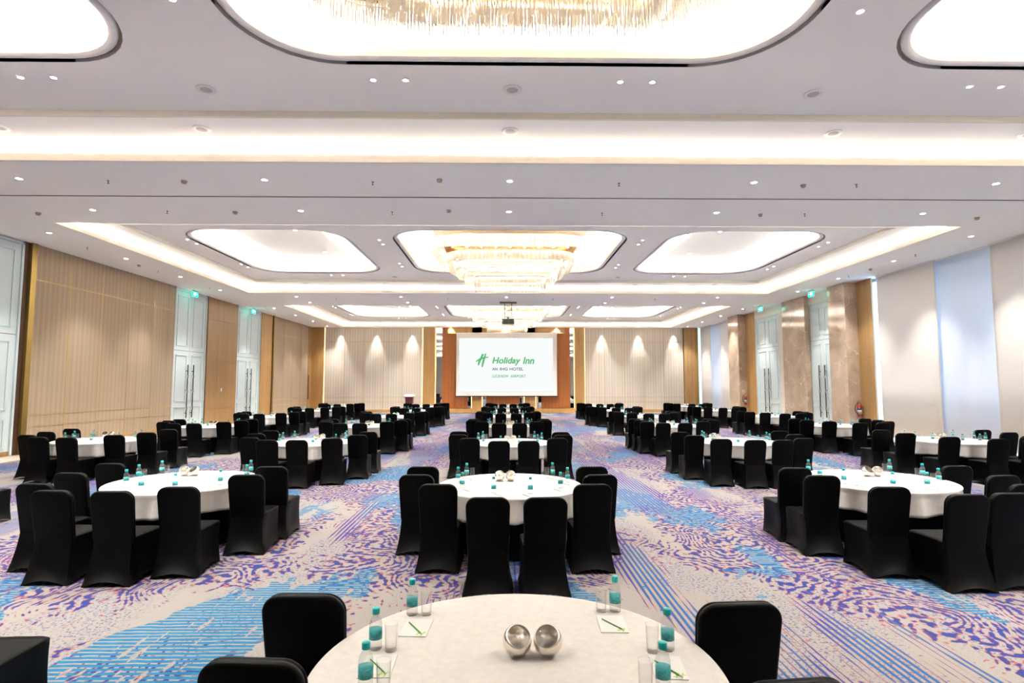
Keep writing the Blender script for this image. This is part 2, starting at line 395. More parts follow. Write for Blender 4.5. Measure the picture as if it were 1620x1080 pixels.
for ti, (a, b) in enumerate(trays):
    g = .34
    # cove back walls + ring at 6.5
    ring = MB()
    ring.box(TL-g-.05, TL-g, a-g, b+g, ZC+.14, 6.55).box(TR+g, TR+g+.05, a-g, b+g, ZC+.14, 6.55)
    ring.box(TL-g, TR+g, a-g-.05, a-g, ZC+.14, 6.55).box(TL-g, TR+g, b+g, b+g+.05, ZC+.14, 6.55)
    ix0, ix1, iy0, iy1 = -10.8, 11.25, a+1.2, b-1.2
    ring.box(TL-g, ix0, a-g, b+g, 6.5, 6.56).box(ix1, TR+g, a-g, b+g, 6.5, 6.56)
    ring.box(ix0, ix1, a-g, iy0, 6.5, 6.56).box(ix0, ix1, iy1, b+g, 6.5, 6.56)
    struct('ceiling', ring, 'ceil')
    # the step up to the island
    st = MB(); t = .04
    st.box(ix0-t, ix0+.006, iy0-t, iy1+t, 6.494, 6.62).box(ix1-.006, ix1+t, iy0-t, iy1+t, 6.494, 6.62).box(ix0+.006, ix1-.006, iy0-t, iy0+.006, 6.494, 6.62).box(ix0+.006, ix1-.006, iy1-.006, iy1+t, 6.494, 6.62)
    struct('trim_2', st, 'cream')
    # cove light strip lying on the shelf behind the lip, low glass upstand with clips
    ls = MB(); d = .16
    ls.box(TL-d-.03, TL-d, a-d, b+d, ZC+.145, ZC+.165).box(TR+d, TR+d+.03, a-d, b+d, ZC+.145, ZC+.165)
    ls.box(TL-d, TR+d, a-d-.03, a-d, ZC+.145, ZC+.165).box(TL-d, TR+d, b+d, b+d+.03, ZC+.145, ZC+.165)
    o = build('cove_light', ls, 'strip'); tag(o, ['warm hidden light strip running round the nearest ceiling tray', 'warm hidden light strip running round the middle ceiling tray', 'warm hidden light strip running round the farthest ceiling tray'][ti], 'light strip')
    lip = MB(); e = .012
    lip.box(TL-e, TL+e, a, b, ZC+.0, ZC+.145).box(TR-e, TR+e, a, b, ZC, ZC+.145).box(TL, TR, a-e, a+e, ZC, ZC+.145).box(TL, TR, b-e, b+e, ZC, ZC+.145)
    struct('trim_3', lip, 'peach')
    gl = MB()
    for xx in (TL, TR): gl.box(xx-.004, xx+.004, a, b, ZC+.145, ZC+.175)
    for yy in (a, b): gl.box(TL, TR, yy-.004, yy+.004, ZC+.145, ZC+.175)
    struct('trim_4', gl, 'glass')
    cl = MB(); nn = 44
    for i in range(nn):
        x = TL+(TR-TL)*(i+.5)/nn; cl.box(x-.01, x+.01, b-.012, b-.004, ZC+.14, ZC+.18)
    for i in range(20):
        y = a+(b-a)*(i+.5)/20; cl.box(TL+.004, TL+.012, y-.01, y+.01, ZC+.14, ZC+.18); cl.box(TR-.012, TR-.004, y-.01, y+.01, ZC+.14, ZC+.18)
    struct('trim_5', cl, 'white')
    oy = OC+(ti-1)*LM
    for oi, (ocx, ohx, cx0, cx1) in enumerate(ovals):
        ohy = 3.33; rad = 1.25
        pl = MB()
        pl.loft([rect_match(ocx, oy, ohx, ohy, rad, cx0, cx1, iy0, iy1, 6.66), rect_match(ocx, oy, ohx, ohy, rad, cx0, cx1, iy0, iy1, 6.6), rrect(ocx, oy, ohx, ohy, rad, 6.6), rrect(ocx, oy, ohx, ohy, rad, 6.66)])
        struct('ceiling', pl, 'ceil')
        def band(h0, z0, h1, z1):   # offset inward h, height z
            return [rrect(ocx, oy, ohx-h, ohy-h, rad-h, z) for h, z in ((h0, z0), (h1, z1))]
        prof = lambda L_: [rrect(ocx, oy, ohx-h, ohy-h, max(rad-h, .15), z) for h, z in L_]
        struct('trim_6', MB().loft(prof([(0, 6.6), (0, 6.66), (.055, 6.66)])), 'dark')
        rim = MB().loft(prof([(.045, 6.70), (.045, 6.63), (.07, 6.612), (.10, 6.606), (.13, 6.612), (.16, 6.635)]))
        struct('trim_7', rim, 'rim', smooth=True)
        inner = MB().loft(prof([(.16, 6.635), (.16, 6.76), (.045, 6.76), (.045, 6.70), (.055, 6.70)]))
        struct('trim_8', inner, 'peach')
        dome = MB().loft(prof([(.045, 6.75), (-.3, 6.75), (-.3, 7.02), (-.24, 7.08), (0, 7.10), (1.35, 7.10)]), cap1=True)
        struct('ceiling', dome, 'ceil')
        pan = MB().loft(prof([(1.15, 7.12), (1.15, 7.06), (1.18, 7.05)]), cap1=True)
        struct('ceiling', pan, 'ceil')
        ol = MB().loft(prof([(-.10, 6.755), (-.10, 6.785), (-.14, 6.785), (-.14, 6.755)]))
        o = build('cove_light', ol, 'ostrip')
        tag(o, 'light strip inside the %s oval recess of the %s ceiling tray' % (('left', 'centre', 'right')[oi], ('nearest', 'middle', 'farthest')[ti]), 'light strip')

# ------------------------------------------------------------------ walls
def mapL(u0, u1, n0, n1, z0, z1): return (XL+n0, XL+n1, u0, u1, z0, z1)
def mapR(u0, u1, n0, n1, z0, z1): return (XR-n1, XR-n0, u0, u1, z0, z1)
def mapB(u0, u1, n0, n1, z0, z1): return (u0, u1, YF-n1, YF-n0, z0, z1)
def part(name, mp, boxes, mat, parent, bevel=0, label=None):
    mb = MB()
    for b in boxes: mb.box(*mp(*b))
    return build(name, mb, mat, parent, bevel=bevel, label=label)
struct('wall_front', MB().box(-15.6, 16.2, YB-.3, YB, 0, 7.3), 'cream')
wl = struct('wall_left', MB().box(XL-.3, XL-.05, YB, YF+.3, -.012, ZC+.0), 'cream')
wr = struct('wall_right', MB().box(XR+.3, XR+.5, 22.4, 34.6, -.012, ZC), 'cream')
wb = struct('wall_back', MB().box(-14.4, 15.5, YF+.1, YF+.3, -.012, ZC), 'cream')
LINES = (5.15, 1.11, .76)
def fabric_bank(mp, parent, us, mat, n1=.10):
    for i in range(len(us)-1):
        a, b = us[i]+.012, us[i+1]-.012
        zs = [.20, LINES[2]-.01, LINES[2]+.01, LINES[1]-.01, LINES[1]+.01, LINES[0]-.01, LINES[0]+.01, ZC]
        part('fabric_panel', mp, [(a, b, 0, n1, zs[2*k], zs[2*k+1]) for k in range(4)], mat, parent)
    for u in us[1:-1]: part('brass_strip', mp, [(u-.016, u+.016, 0, n1+.008, .2, ZC)], 'brass', parent)
    for z in LINES: part('brass_strip', mp, [(us[0], us[-1], 0, n1+.006, z-.014, z+.014)], 'brass', parent)
    part('base_board', mp, [(us[0], us[-1], 0, n1+.01, 0, .2)], 'woodL', parent)
def wood_panel(mp, parent, a, b, mat='woodL', n1=.08, zs=(.0, .85, 3.1, 5.15, ZC)):
    part('wood_panel', mp, [(a, b, 0, n1, zs[k]+.006, zs[k+1]-.006) for k in range(len(zs)-1)]+[(a+.01, b-.01, 0, n1-.02, 0, ZC)], mat, parent)
ys = [16.92, 18.35, 19.8, 21.29, 22.71, 24.2]
fabric_bank(mapL, wl, ys, 'fabY')
part('brass_edge', mapL, [(16.72, 16.91, 0, .15, 0, ZC)], 'brassd', wl)
part('dark_reveal', mapL, [(16.57, 16.72, -.04, .06, 0, ZC)], 'darkwood', wl)
part('dark_reveal', mapL, [(26.86, 26.93, -.04, .05, 0, ZC), (34.38, 34.46, -.02, .07, 0, ZC)], 'darkwood', wl)
wood_panel(mapL, wl, 26.93, 29.93)
wood_panel(mapL, wl, 32.85, 34.38, 'woodB')
part('brass_edge', mapL, [(34.46, 34.62, 0, .15, 0, ZC)], 'brassd', wl)
fabric_bank(mapL, wl, [34.62, 36.2, 37.7, 39.2, 40.7], 'fabY')
wood_panel(mapL, wl, 40.7, 41.6, 'woodB', .12)
part('pull_handle', mapL, [(40.75, 40.79, .13, .17, 1.0, 2.7)], 'handle', wl)
part('switch_plate', mapL, [(28.33, 28.45, .08, .095, 1.68, 1.85)], 'white', wl)
fabric_bank(mapL, wl, [3.0, 5.1, 7.2, 9.3, 11.4, 13.4], 'fabY')
wood_panel(mapL, wl, YB, 3.0)
part('base_board', mapL, [(13.4, 16.57, -.05, .02, 0, .12)], 'woodL', wl)

def door(name, mp, a, b, leaf, top, n0=-.04, vis_handle=True):
    d = srootE(name)
    c = (a+b)/2
    part('door_frame', mp, [(a, a+.07, n0, n0+.09, 0, top), (b-.07, b, n0, n0+.09, 0, top), (a, b, n0, n0+.09, top-.07, top)], 'blue', d)
    for (u0, u1) in ((a+.075, c-.004), (c+.004, b-.075)):
        up = part('upper_panel', mp, [(u0, u1, n0, n0+.05, leaf+.012, top-.075)], 'blue', d)
        w_ = .045; i = .2
        def mould(z0, z1):
            return [(u0+i, u0+i+w_, n0+.05, n0+.075, z0, z1), (u1-i-w_, u1-i, n0+.05, n0+.075, z0, z1), (u0+i, u1-i, n0+.05, n0+.075, z0, z0+w_), (u0+i, u1-i, n0+.05, n0+.075, z1-w_, z1)]
        part('moulding', mp, mould(leaf+.2, top-.26), 'blue', up, .006)
        lf = part('leaf', mp, [(u0, u1, n0, n0+.05, .01, leaf-.012)], 'blue', d)
        part('moulding', mp, mould(1.28, leaf-.18)+mould(.2, 1.05), 'blue', lf, .006)
    part('shadow_gap', mp, [(a+.07, b-.07, n0+.0, n0+.03, leaf-.012, leaf+.012), (c-.004, c+.004, n0, n0+.03, 0, top-.07)], 'dark', d)
    for s in (-1, 1):
        u = c+s*.23
        h = part('pull_handle', mp, [(u-.022, u+.022, n0+.13, n0+.17, .55, 2.9)], 'handle', d, .012)
        part('brass_sleeve', mp, [(u-.027, u+.027, n0+.125, n0+.175, z, z+.14) for z in (.9, 1.65, 2.3)], 'steel', h)
        part('standoff', mp, [(u-.012, u+.012, n0+.05, n0+.14, z, z+.03) for z in (.75, 1.75, 2.6)], 'handle', h)
    return d
door('door_1', mapL, 13.5, 16.57, 3.45, 6.17)
door('door_2', mapL, 24.23, 26.86, 3.5, 6.17)
door('door_3', mapL, 29.95, 32.84, 3.5, 6.17)
# right wall : lobby with marble piers and two double doors
MN = .62
door('door_4', mapR, 24.02, 26.72, 4.05, 5.78, n0=.0)
door('door_5', mapR, 29.4, 32.15, 4.05, 5.78, n0=.0)
part('cream_lintel', mapR, [(24.02, 26.72, -.05, .10, 5.78, ZC), (28.55, 32.15, -.05, .10, 5.78, ZC), (28.55, 29.4, -.05, .08, 0, 5.78)], 'cream', wr)
def pier(a, b, n1):
    zs = (0, .88, 1.2, 5.2, ZC)
    part('marble_pier', mapR, [(a, b, -.3, n1, zs[k]+.004, zs[k+1]-.004) for k in range(4)]+[(a+.01, b-.01, -.3, n1-.01, 0, ZC)], 'marble', wr)
pier(22.80, 24.02, .55); pier(26.40, 28.55, .30); pier(33.4, 34.9, .55)
wood_panel(mapR, wr, 21.85, 22.80, 'woodL', .06, (0, .82, 1.1, 3.1, 5.15, ZC))
wood_panel(mapR, wr, 32.15, 33.4, 'woodB', .1, (0, .82, 1.1, 3.1, 5.15, ZC))
# windows behind the blinds
def blind_bay(name, a, b, fronts, rears):
    wn = srootE(name)
    part('window_frame', mapR, [(a, b, -.30, -.25, 0, .12), (a, b, -.30, -.25, ZC-.12, ZC)]+[(a+(b-a)*k/6-.03, a+(b-a)*k/6+.03, -.30, -.25, 0, ZC) for k in range(7)], 'white', wn)
    part('window_pane', mapR, [(a, b, -.28, -.27, .1, ZC-.1)], 'glasspane', wn)
    return wn
blind_bay('window_1', YB, 22.4, None, None)
blind_bay('window_2', 34.6, YF, None, None)
struct('wall_right', MB().box(XR-.05, XR+.1, 34.90, 34.94, 0, ZC), 'cream')
def blind(u0, u1, n, mat, label, wav=0, grp=None):
    mb = MB(); nu = 40; loops = []
    for z in (.06, 2, 4, ZC-.01):
        lp = []
        for i in range(nu+1):
            u = u0+(u1-u0)*i/nu
            dn = wav*sin(i/nu*pi*2.3+1)*(1-z/ZC*.7)
            lp.append((XR-n-dn, u, z))
        loops.append(lp)
    mb.loft(loops, closed=False)
    e = empty('roller_blind', (0, 0, 0)); tag(e, label, 'blind', grp)
    s = build('blind_fabric', mb, mat, e, smooth=True)
    md = s.modifiers.new('solid', 'SOLIDIFY'); md.thickness = .004
    b_ = MB().box(XR-n-.012+(0), XR-n+.012, u0, u1, .03, .07); build('bottom_rail', b_, 'white', e)
    r_ = MB().box(XR-n-.03, XR-n+.03, u0, u1, ZC-.05, ZC-.005); build('roller', r_, 'white', e)
blind(18.62, 21.6, .0, 'blindF', 'flat cream roller blind nearest to the oak panel and marble pier')
blind(16.3, 18.9, -.12, 'blindR', 'bluish sheer wavy blind between two flat cream blinds', .05)
blind(12.7, 16.45, .0, 'blindF', 'flat cream roller blind at the right edge of the picture')
blind(7.5, 12.6, .0, 'blindF', 'cream roller blind just outside the right edge beside the nearer tables')
blind(1.5, 7.4, .0, 'blindF', 'cream roller blind beside the camera on the window wall')
blind(YB+.1, 1.4, .0, 'blindF', 'cream roller blind farthest behind the camera on the window wall')
blind(39.3, 41.4, .0, 'blindF', 'far cream roller blind beside the far right corner of the hall')
blind(37.4, 39.6, -.12, 'blindR', 'bluish sheer blind in the far bay beyond the marble piers', .04)
blind(34.95, 37.55, .0, 'blindF', 'narrow cream roller blind directly beyond the farther marble pier')
# back wall
xs = [-13.05, -11.63, -10.21, -8.79, -7.37, -5.95]
fabric_bank(mapB, wb, xs, 'fabX')
fabric_bank(mapB, wb, [5.99, 7.42, 8.87, 10.32, 11.77, 13.22], 'fabX')
wood_panel(mapB, wb, -14.1, -13.1, 'woodB', .25)
wood_panel(mapB, wb, 13.25, 14.1, 'woodL', .25)
part('brass_edge', mapB, [(14.1, 14.28, 0, .25, 0, ZC)], 'brassd', wb)
for a, b in ((-5.85, -5.05), (5.22, 5.90)): wood_panel(mapB, wb, a, b, 'woodB', .30, (0, .93, 1.25, 3.1, 5.2, ZC))
for a, b in ((-5.95, -5.93), (-5.0, -4.98), (5.93, 5.95), (5.15, 5.17), (-13.09, -13.07)):
    o = build('column_light', MB().box(*mapB(a, b, .10, .14, .2, ZC-.02)), 'glow')
    tag(o, {-5.95: 'amber light line left of the oak column left of the screen', -5.0: 'amber light line right of the oak column left of the screen', 5.93: 'amber light line right of the oak column right of the screen', 5.15: 'amber light line left of the oak column right of the screen', -13.09: 'amber light line by the far left corner of the back wall'}[a], 'light strip')
part('mirror_strip', mapB, [(-4.93, -4.52, 0, .06, .34, ZC), (4.87, 5.12, 0, .06, .34, ZC), (-1.5, -1.28, 0, .06, .34, 2), (-2.62, -2.38, 0, .06, .34, 2), (1.2, 1.42, 0, .06, .34, 2), (2.52, 2.75, 0, .06, .34, 2)], 'mirror', wb)
part('patterned_panel', mapB, [(-4.5, -3.55, 0, .14, .34, ZC), (3.85, 4.85, 0, .14, .34, ZC)], 'orange', wb)
part('patterned_panel', mapB, [(-3.55, -2.64, 0, .10, .34, ZC), (-1.26, 1.18, 0, .10, .34, ZC), (2.77, 3.85, 0, .10, .34, ZC)], 'orange', wb)
for a, b in ((-2.32, -1.6), (1.52, 2.3)):
    wood_panel(mapB, wb, a, b, 'woodB', .30)
    for u in (a-.03, b+.03):
        o = build('column_light', MB().box(*mapB(u-.012, u+.012, .10, .14, .2, ZC-.3)), 'glow')
        tag(o, 'amber light line beside an oak column below the screen, %s' % {-2.35: 'first from the left', -1.57: 'second from the left', 1.49: 'second from the right', 2.33: 'first from the right'}[round(u, 2)], 'light strip')
part('base_board', mapB, [(-6.0, 6.0, 0, .33, 0, .3)], 'woodB', wb)
part('base_board', mapB, [(-13.1, -6.0, 0, .14, 0, .22), (6.0, 13.3, 0, .14, 0, .22)], 'woodB', wb)
struct('trim_9', MB().box(-4.1, 4.45, YF-.30, YF-.14, 5.74, ZC), 'woodB')

# ------------------------------------------------------------------ projection screen
YS = 41.2
sc = empty('projection_screen', (.2, YS, 1.2)); tag(sc, 'wide white projection screen with green hotel logo on the back wall', 'projection screen')
def sbox(name, x0, x1, y0, y1, z0, z1, mat, parent=sc):
    return build(name, MB().box(x0-.2, x1-.2, y0, y1, z0-1.2, z1-1.2), mat, parent)
sbox('screen_fabric', -3.45, 3.87, -.01, .01, 1.22, 5.74, 'screenw')
sbox('bottom_bar', -3.5, 3.92, -.025, .025, 1.16, 1.22, 'rubber')
sbox('screen_case', -3.5, 3.92, -.06, .06, 5.72, 5.80, 'white')
sbox('projected_image', -3.24, 3.56, -.02, -.012, 1.49, 5.41, 'image')
def px2(u, v):   # photo pixel on the screen plane -> local x, z (measured once on the photo)
    return (-3.24+(u-727.0)/(874.5-727.0)*6.80-.2, 5.41-(v-535.5)/(620-535.5)*3.92-1.2)
def text(body, u, v, h_px, w_px, mat, shear=0, bold=0, name='lettering'):
    cu = bpy.data.curves.new(name, 'FONT'); cu.body = body; cu.size = 1; cu.extrude = .0; cu.offset = bold; cu.shear = shear
    o = bpy.data.objects.new('tmp', cu); COL.objects.link(o)
    bpy.context.view_layer.update()
    dg = bpy.context.evaluated_depsgraph_get(); me = bpy.data.meshes.new_from_object(o.evaluated_get(dg))
    bpy.data.objects.remove(o)
    xs_ = [p.co.x for p in me.vertices]; ys_ = [p.co.y for p in me.vertices]
    x0, x1 = min(xs_), max(xs_); y0, y1 = min(ys_), max(ys_)
    X0, Z0 = px2(u, v); X1, Z1 = px2(u+w_px, v+h_px)
    for p in me.vertices:
        a = (p.co.x-x0)/(x1-x0); b = (p.co.y-y0)/(y1-y0)
        p.co = (X0+(X1-X0)*a, -.024, Z1+(Z0-Z1)*b)
    me.materials.append(M[mat]); q = bpy.data.objects.new(name, me); link(q); q.parent = sc; return q
text('Holiday', 779, 565.5, 13.2, 45, 'imgreen', .22, .03)
text('Inn', 827.5, 565.2, 11, 18, 'imgreen', .22, .03)
for t_, u_, w_ in (('AN', 779, 8.5), ('IHG', 791, 12.5), ('HOTEL', 806.5, 21.5)): text(t_, u_, 581.8, 4.6, w_, 'imgrey', 0, .03)
for t_, u_, w_ in (('LUCKNOW', 779, 26), ('AIRPORT', 808, 24)): text(t_, u_, 593, 4.5, w_, 'imgreen', 0, .018)
def stroke(mb, pts, widths, y=-.024):
    L_, R_ = [], []
    for i, (p, w_) in enumerate(zip(pts, widths)):
        a = Vector(pts[max(i-1, 0)]); b = Vector(pts[min(i+1, len(pts)-1)]); t = (b-a).normalized(); n = Vector((-t.y, t.x))
        L_.append((p[0]+n.x*w_, y, p[1]+n.y*w_)); R_.append((p[0]-n.x*w_, y, p[1]-n.y*w_))
    mb.loft([L_, R_], closed=False)
lg = MB()
stroke(lg, [px2(*q) for q in ((764.5, 560.5), (761, 568), (758.3, 574), (757, 578.3))], (.07, .075, .07, .05))
stroke(lg, [px2(*q) for q in ((768.8, 560), (766.5, 567), (764.5, 574), (763.2, 581))], (.05, .07, .075, .05))
stroke(lg, [px2(*q) for q in ((753.2, 572.5), (758, 569.5), (764, 567), (773.3, 565.3))], (.03, .06, .06, .03), -.0245)
build('emblem', lg, 'imgreen', sc)

# ------------------------------------------------------------------ projector
pj = empty('projector', (.22, 28.7, ZC)); tag(pj, 'grey projector hanging from a truss bracket in front of the screen', 'projector')
def pbox(name, b, mat, parent=pj, bevel=0): return build(name, MB().box(*b), mat, parent, bevel=bevel)
pbox('ceiling_plate', (-.43, .43, -.2, .2, -.06, 0), 'handle')
tr = MB()
for x in (-.18, .18):
    for y in (-.1, .1): tr.box(x-.018, x+.018, y-.018, y+.018, -.72, -.06)
for k in range(3):
    z = -.12-k*.2
    for y in (-.1, .1):
        tr.tube([(-.18, y, z), (.18, y, z-.2)], .006, 4); tr.tube([(.18, y, z), (-.18, y, z-.2)], .006, 4)
build('truss', tr, 'handle', pj)
pbox('cradle', (-.27, .27, -.2, .2, -.76, -.72), 'steel')
pbox('mount_stem', (-.05, .05, -.05, .05, -.86, -.76), 'projbody')
bd = pbox('housing', (-.31, .31, -.25, .25, -1.12, -.86), 'projbody', bevel=.02)
gr = MB()
for x0, x1 in ((-.24, .02), (.06, .24)):
    for k in range(6): gr.box(x0, x1, -.256, -.248, -1.09+k*.035, -1.075+k*.035)
build('vent_grille', gr, 'rubber', bd)
pbox('tray_plate', (-.38, .38, -.2, .2, -1.20, -1.17), 'steel')
pbox('tray_hanger', (-.36, -.34, -.01, .01, -1.17, -.74), 'steel'); pbox('tray_hanger', (.34, .36, -.01, .01, -1.17, -.74), 'steel')

# ------------------------------------------------------------------ lectern
lc = empty('lectern', (-6.5, 39.3, 0)); tag(lc, 'maroon lectern with pale top standing before the back wall panels', 'lectern')
mb = MB().loft([rrect(0, 0, .17, .15, .02, z) if False else [(p[0], p[1], z) for p in rrect(0, 0, hx, .2, .02, 0, 3)] for z, hx in ((0, .27), (.06, .27), (.08, .19), (1.15, .27))], cap0=True, cap1=True); build('column', mb, 'maroon', lc)
mb = MB().loft([[(x, y, z+.12*(y+.24)/.48) for x, y, z in rrect(0, 0, .34, .25, .02, zz, 3)] for zz in (1.15, 1.2)], cap0=True, cap1=True); build('slanted_top', mb, 'maroon', lc)
mb = MB().loft([[(x, y, z+.12*(y+.24)/.48) for x, y, z in rrect(0, 0, .32, .23, .02, zz, 3)] for zz in (1.202, 1.212)], cap0=True, cap1=True); build('reading_pad', mb, 'white', lc)

# ------------------------------------------------------------------ chandeliers
def path_pts(hx, hy, r, z, step_):
    base = rrect(0, 0, hx, hy, r, z, 12); out = []; n = len(base); acc = 0
    for i in range(n):
        a = Vector(base[i]); b = Vector(base[(i+1) % n]); d = (b-a).length
        while acc < d and d > 0: out.append(a+(b-a)*(acc/d)); acc += step_
        acc -= d
    return out
tiers = [(2.58, 2.25, 6.74, 6.36), (2.16, 1.60, 6.42, 6.08), (1.88, 1.27, 6.20, 5.86), (1.60, .96, 5.98, 5.62), (1.24, .64, 5.74, 5.32)]
def make_chandelier():
    e = empty('crystal_chandelier')
    build('mirror_plate', MB().loft([rrect(0, 0, 2.3, 2.1, .8, z) for z in (6.78, 6.82)], cap0=True, cap1=True), 'gold', e)
    build('canopy', MB().loft([rrect(0, 0, .8, .6, .2, z) for z in (6.82, 7.05)], cap0=True, cap1=True), 'gold', e)
    for k, (hx, hy, z1, z0) in enumerate(tiers):
        r = min(hy*.55, .85)
        fr = MB().loft([rrect(0, 0, hx+o, hy+o, r, z) for o, z in ((.0, z1), (.0, z1-.035), (-.10, z1-.035), (-.10, z1), (0, z1))])
        f = build('gold_frame', fr, 'gold', e)
        cr = MB()
        for j, p in enumerate(path_pts(hx, hy, r, 0, .034)):
            b0 = z0+.012*(j % 2)
            s = .0085
            cr.loft([[(p.x+s*cos(a), p.y+s*sin(a), z) for a in (0, pi*2/3, pi*4/3)] for z in (b0, z1-.02)], cap0=True)
        for j, p in enumerate(path_pts(hx-.1, hy-.1, max(r-.1, .1), 0, .045)):
            s = .0085
            cr.loft([[(p.x+s*cos(a), p.y+s*sin(a), z) for a in (0, pi*2/3, pi*4/3)] for z in (z0+.05, z1-.02)], cap0=True)
        c = build('crystal_rods', cr, 'crystal', e, kind='stuff')
        ld = MB().tube([tuple(p) for p in rrect(0, 0, hx-.05, hy-.05, r-.05, z1-.045, 8)], .006, 4, closed=True)
        build('led_ring', ld, 'led', f)
        for sx in (-.6, 0, .6):
            for sy in (-1, 1): build('hanger_rod', MB().tube([(sx*hx, sy*(hy-.05), z1-.02), (sx*hx, sy*(hy-.05), 6.79)], .005, 4), 'gold', f)
    lp = build('lamp', MB().lathe([(.03, 0), (.03, .012)], 8), 'lamp', e, loc=(-2.0, -1.5, 6.765))
    for i in range(9):
        for y in (-1.5, -.5, .5, 1.5):
            if i or y > -1.5: q = lp.copy(); link(q); q.parent = e; q.location = (-2.0+i*.5, y, 6.765)
    return e
ch = make_chandelier()
names_m = ['nearest', 'middle', 'farthest']
for i in range(3):
    o = ch if i == 0 else copy_tree(ch)
    o.location = (.22, OC+(i-1)*LM, 0)
    tag(o, ['huge crystal rod chandelier at the top edge directly overhead', 'tiered crystal rod chandelier in the middle oval recess', 'small looking far crystal chandelier behind the hanging projector'][i], 'chandelier', 'tiered crystal chandeliers')

# ------------------------------------------------------------------ ceiling fittings
def make_downlight(r=.055, energy=K_SPOT, size=R(95)):
    e = empty('downlight')
    build('trim_ring', MB().lathe([(r+.022, 0), (r+.02, -.008), (r, -.008), (r, -.001)], 20), 'white', e, smooth=True)
    build('lens', MB().lathe([(r, -.002), (r*.6, -.006), (.001, -.007)], 16), 'lamp', e, smooth=True)
    ld = bpy.data.lights.new('spot_light', 'SPOT'); ld.energy = energy; ld.spot_size = size; ld.spot_blend = .8; ld.color = (1, .985, .945); ld.shadow_soft_size = .06
    lo = bpy.data.objects.new('spot_light', ld); link(lo); lo.parent = e; lo.location = (0, 0, -.03)
    return e
dl_big = make_downlight(.06); dl_small = make_downlight(.04, K_SPOT*.45)
used = {'b': False, 's': False}
def place_dl(x, y, z, kind, label, grp):
    src = {'b': dl_big, 's': dl_small, 'e': globals().get('dl_edge')}[kind]
    o = src if not used[kind] else copy_tree(src)
    used[kind] = True; o.location = (x, y, z); tag(o, label, 'downlight', grp)
colx = [-9.9, -4.92, .12, 5.2, 10.3]
coln = ['far left', 'inner left', 'centre', 'inner right', 'far right']
for yv, rn in ((11.42, 'on the camera side of the near beam slot'), (13.5, 'just beyond the slot of the near beam'), (26.92, 'on the near half of the second beam'), (28.8, 'on the far half of the second beam')):
    for x, cn in zip(colx, coln):
        if yv == 28.8 and cn == 'centre': continue
        place_dl(x, yv, ZC, 'b', 'bright round downlight, %s one %s' % (cn, rn), 'beam downlights')
dl_edge = make_downlight(.06, K_SPOT*.5, R(80))
used['e'] = False
for yv, rn in ((15.6, 'first'), (18.8, 'second'), (22.0, 'third'), (25.1, 'fourth'), (31.0, 'sixth'), (34.2, 'seventh'), (37.4, 'eighth'), (40.4, 'ninth'), (8.5, 'one ahead of the camera'), (4.5, 'one beside the camera'), (.5, 'one behind the camera')):
    place_dl(-12.6, yv, ZC, 'e', 'round downlight in the left ceiling border, %s along the wall' % rn, 'left border downlights')
    place_dl(13.25, yv, ZC, 'e', 'round downlight in the right ceiling border, %s along the windows' % rn, 'right border downlights')
pairs = [(-10.03, 17.8, 'y'), (-10.03, 21.5, 'y'), (-3.97, 17.8, 'y'), (-3.97, 21.3, 'y'), (4.42, 17.7, 'y'), (4.40, 21.4, 'y'), (10.5, 17.9, 'y'), (10.5, 21.6, 'y'), (-7.25, 23.62, 'x'), (-1.98, 23.62, 'x'), (1.77, 23.62, 'x'), (7.2, 23.68, 'x')]
pn = ['outer left near', 'outer left far', 'left of centre near', 'left of centre far', 'right of centre near', 'right of centre far', 'outer right near', 'outer right far', 'far edge left', 'far edge left of centre', 'far edge right of centre', 'far edge right']
for ti in range(3):
    for (x, y, ax), nm in zip(pairs, pn):
        if abs(x) in (10.03, 10.5): x = x*1.0
        for k in (0, 1):
            xx = x+(.49*k if ax == 'x' else 0); yy = y+(.55*k if ax == 'y' else 0)+(ti-1)*LM
            if -10.7 < xx < 11.2 and ti > 0 or (ti == 0 and -10.7 < xx < 11.2):
                # keep clear of the oval rims
                place_dl(xx, yy, 6.6, 's', 'tiny downlight, %s of the %s pair, %s ceiling island' % (('nearer', 'farther')[k] if ax == 'y' else ('left', 'right')[k], nm, names_m[ti]), 'paired island downlights')
    for x in (-6.83, 7.15):
        for y, yn in ((18.3, 'near'), (21.4, 'far')):
            place_dl(x, y+(ti-1)*LM, 7.05, 'b', 'downlight inside the %s oval recess, %s end, %s tray' % ('left' if x < 0 else 'right', yn, names_m[ti]), 'recess downlights')
def ceiling_disc(kind):
    if kind == 'speaker':
        e = empty('ceiling_speaker'); build('rim', MB().lathe([(.15, 0), (.145, -.012), (.125, -.012)], 28), 'white', e, smooth=True)
        build('grille', MB().lathe([(.125, -.004), (.08, -.014), (.001, -.016)], 28), 'greyplastic', e, smooth=True); return e
    if kind == 'smoke':
        e = empty('smoke_detector'); build('base', MB().lathe([(.06, 0), (.06, -.02), (.05, -.025)], 18), 'detector', e, smooth=True)
        build('sensor_head', MB().lathe([(.05, -.02), (.045, -.055), (.025, -.065), (.001, -.066)], 18), 'detector', e, smooth=True); return e
    e = empty('sprinkler'); build('escutcheon', MB().lathe([(.03, 0), (.028, -.008), (.001, -.009)], 12), 'steel', e)
    build('head', MB().lathe([(.008, -.005), (.008, -.06), (.022, -.062), (.022, -.066), (.001, -.067)], 10), 'handle', e); return e
prot = {}
def place_disc(kind, x, y, z, label, cat, grp):
    if kind not in prot: prot[kind] = ceiling_disc(kind); o = prot[kind]
    else: o = copy_tree(prot[kind])
    o.location = (x, y, z); tag(o, label, cat, grp)
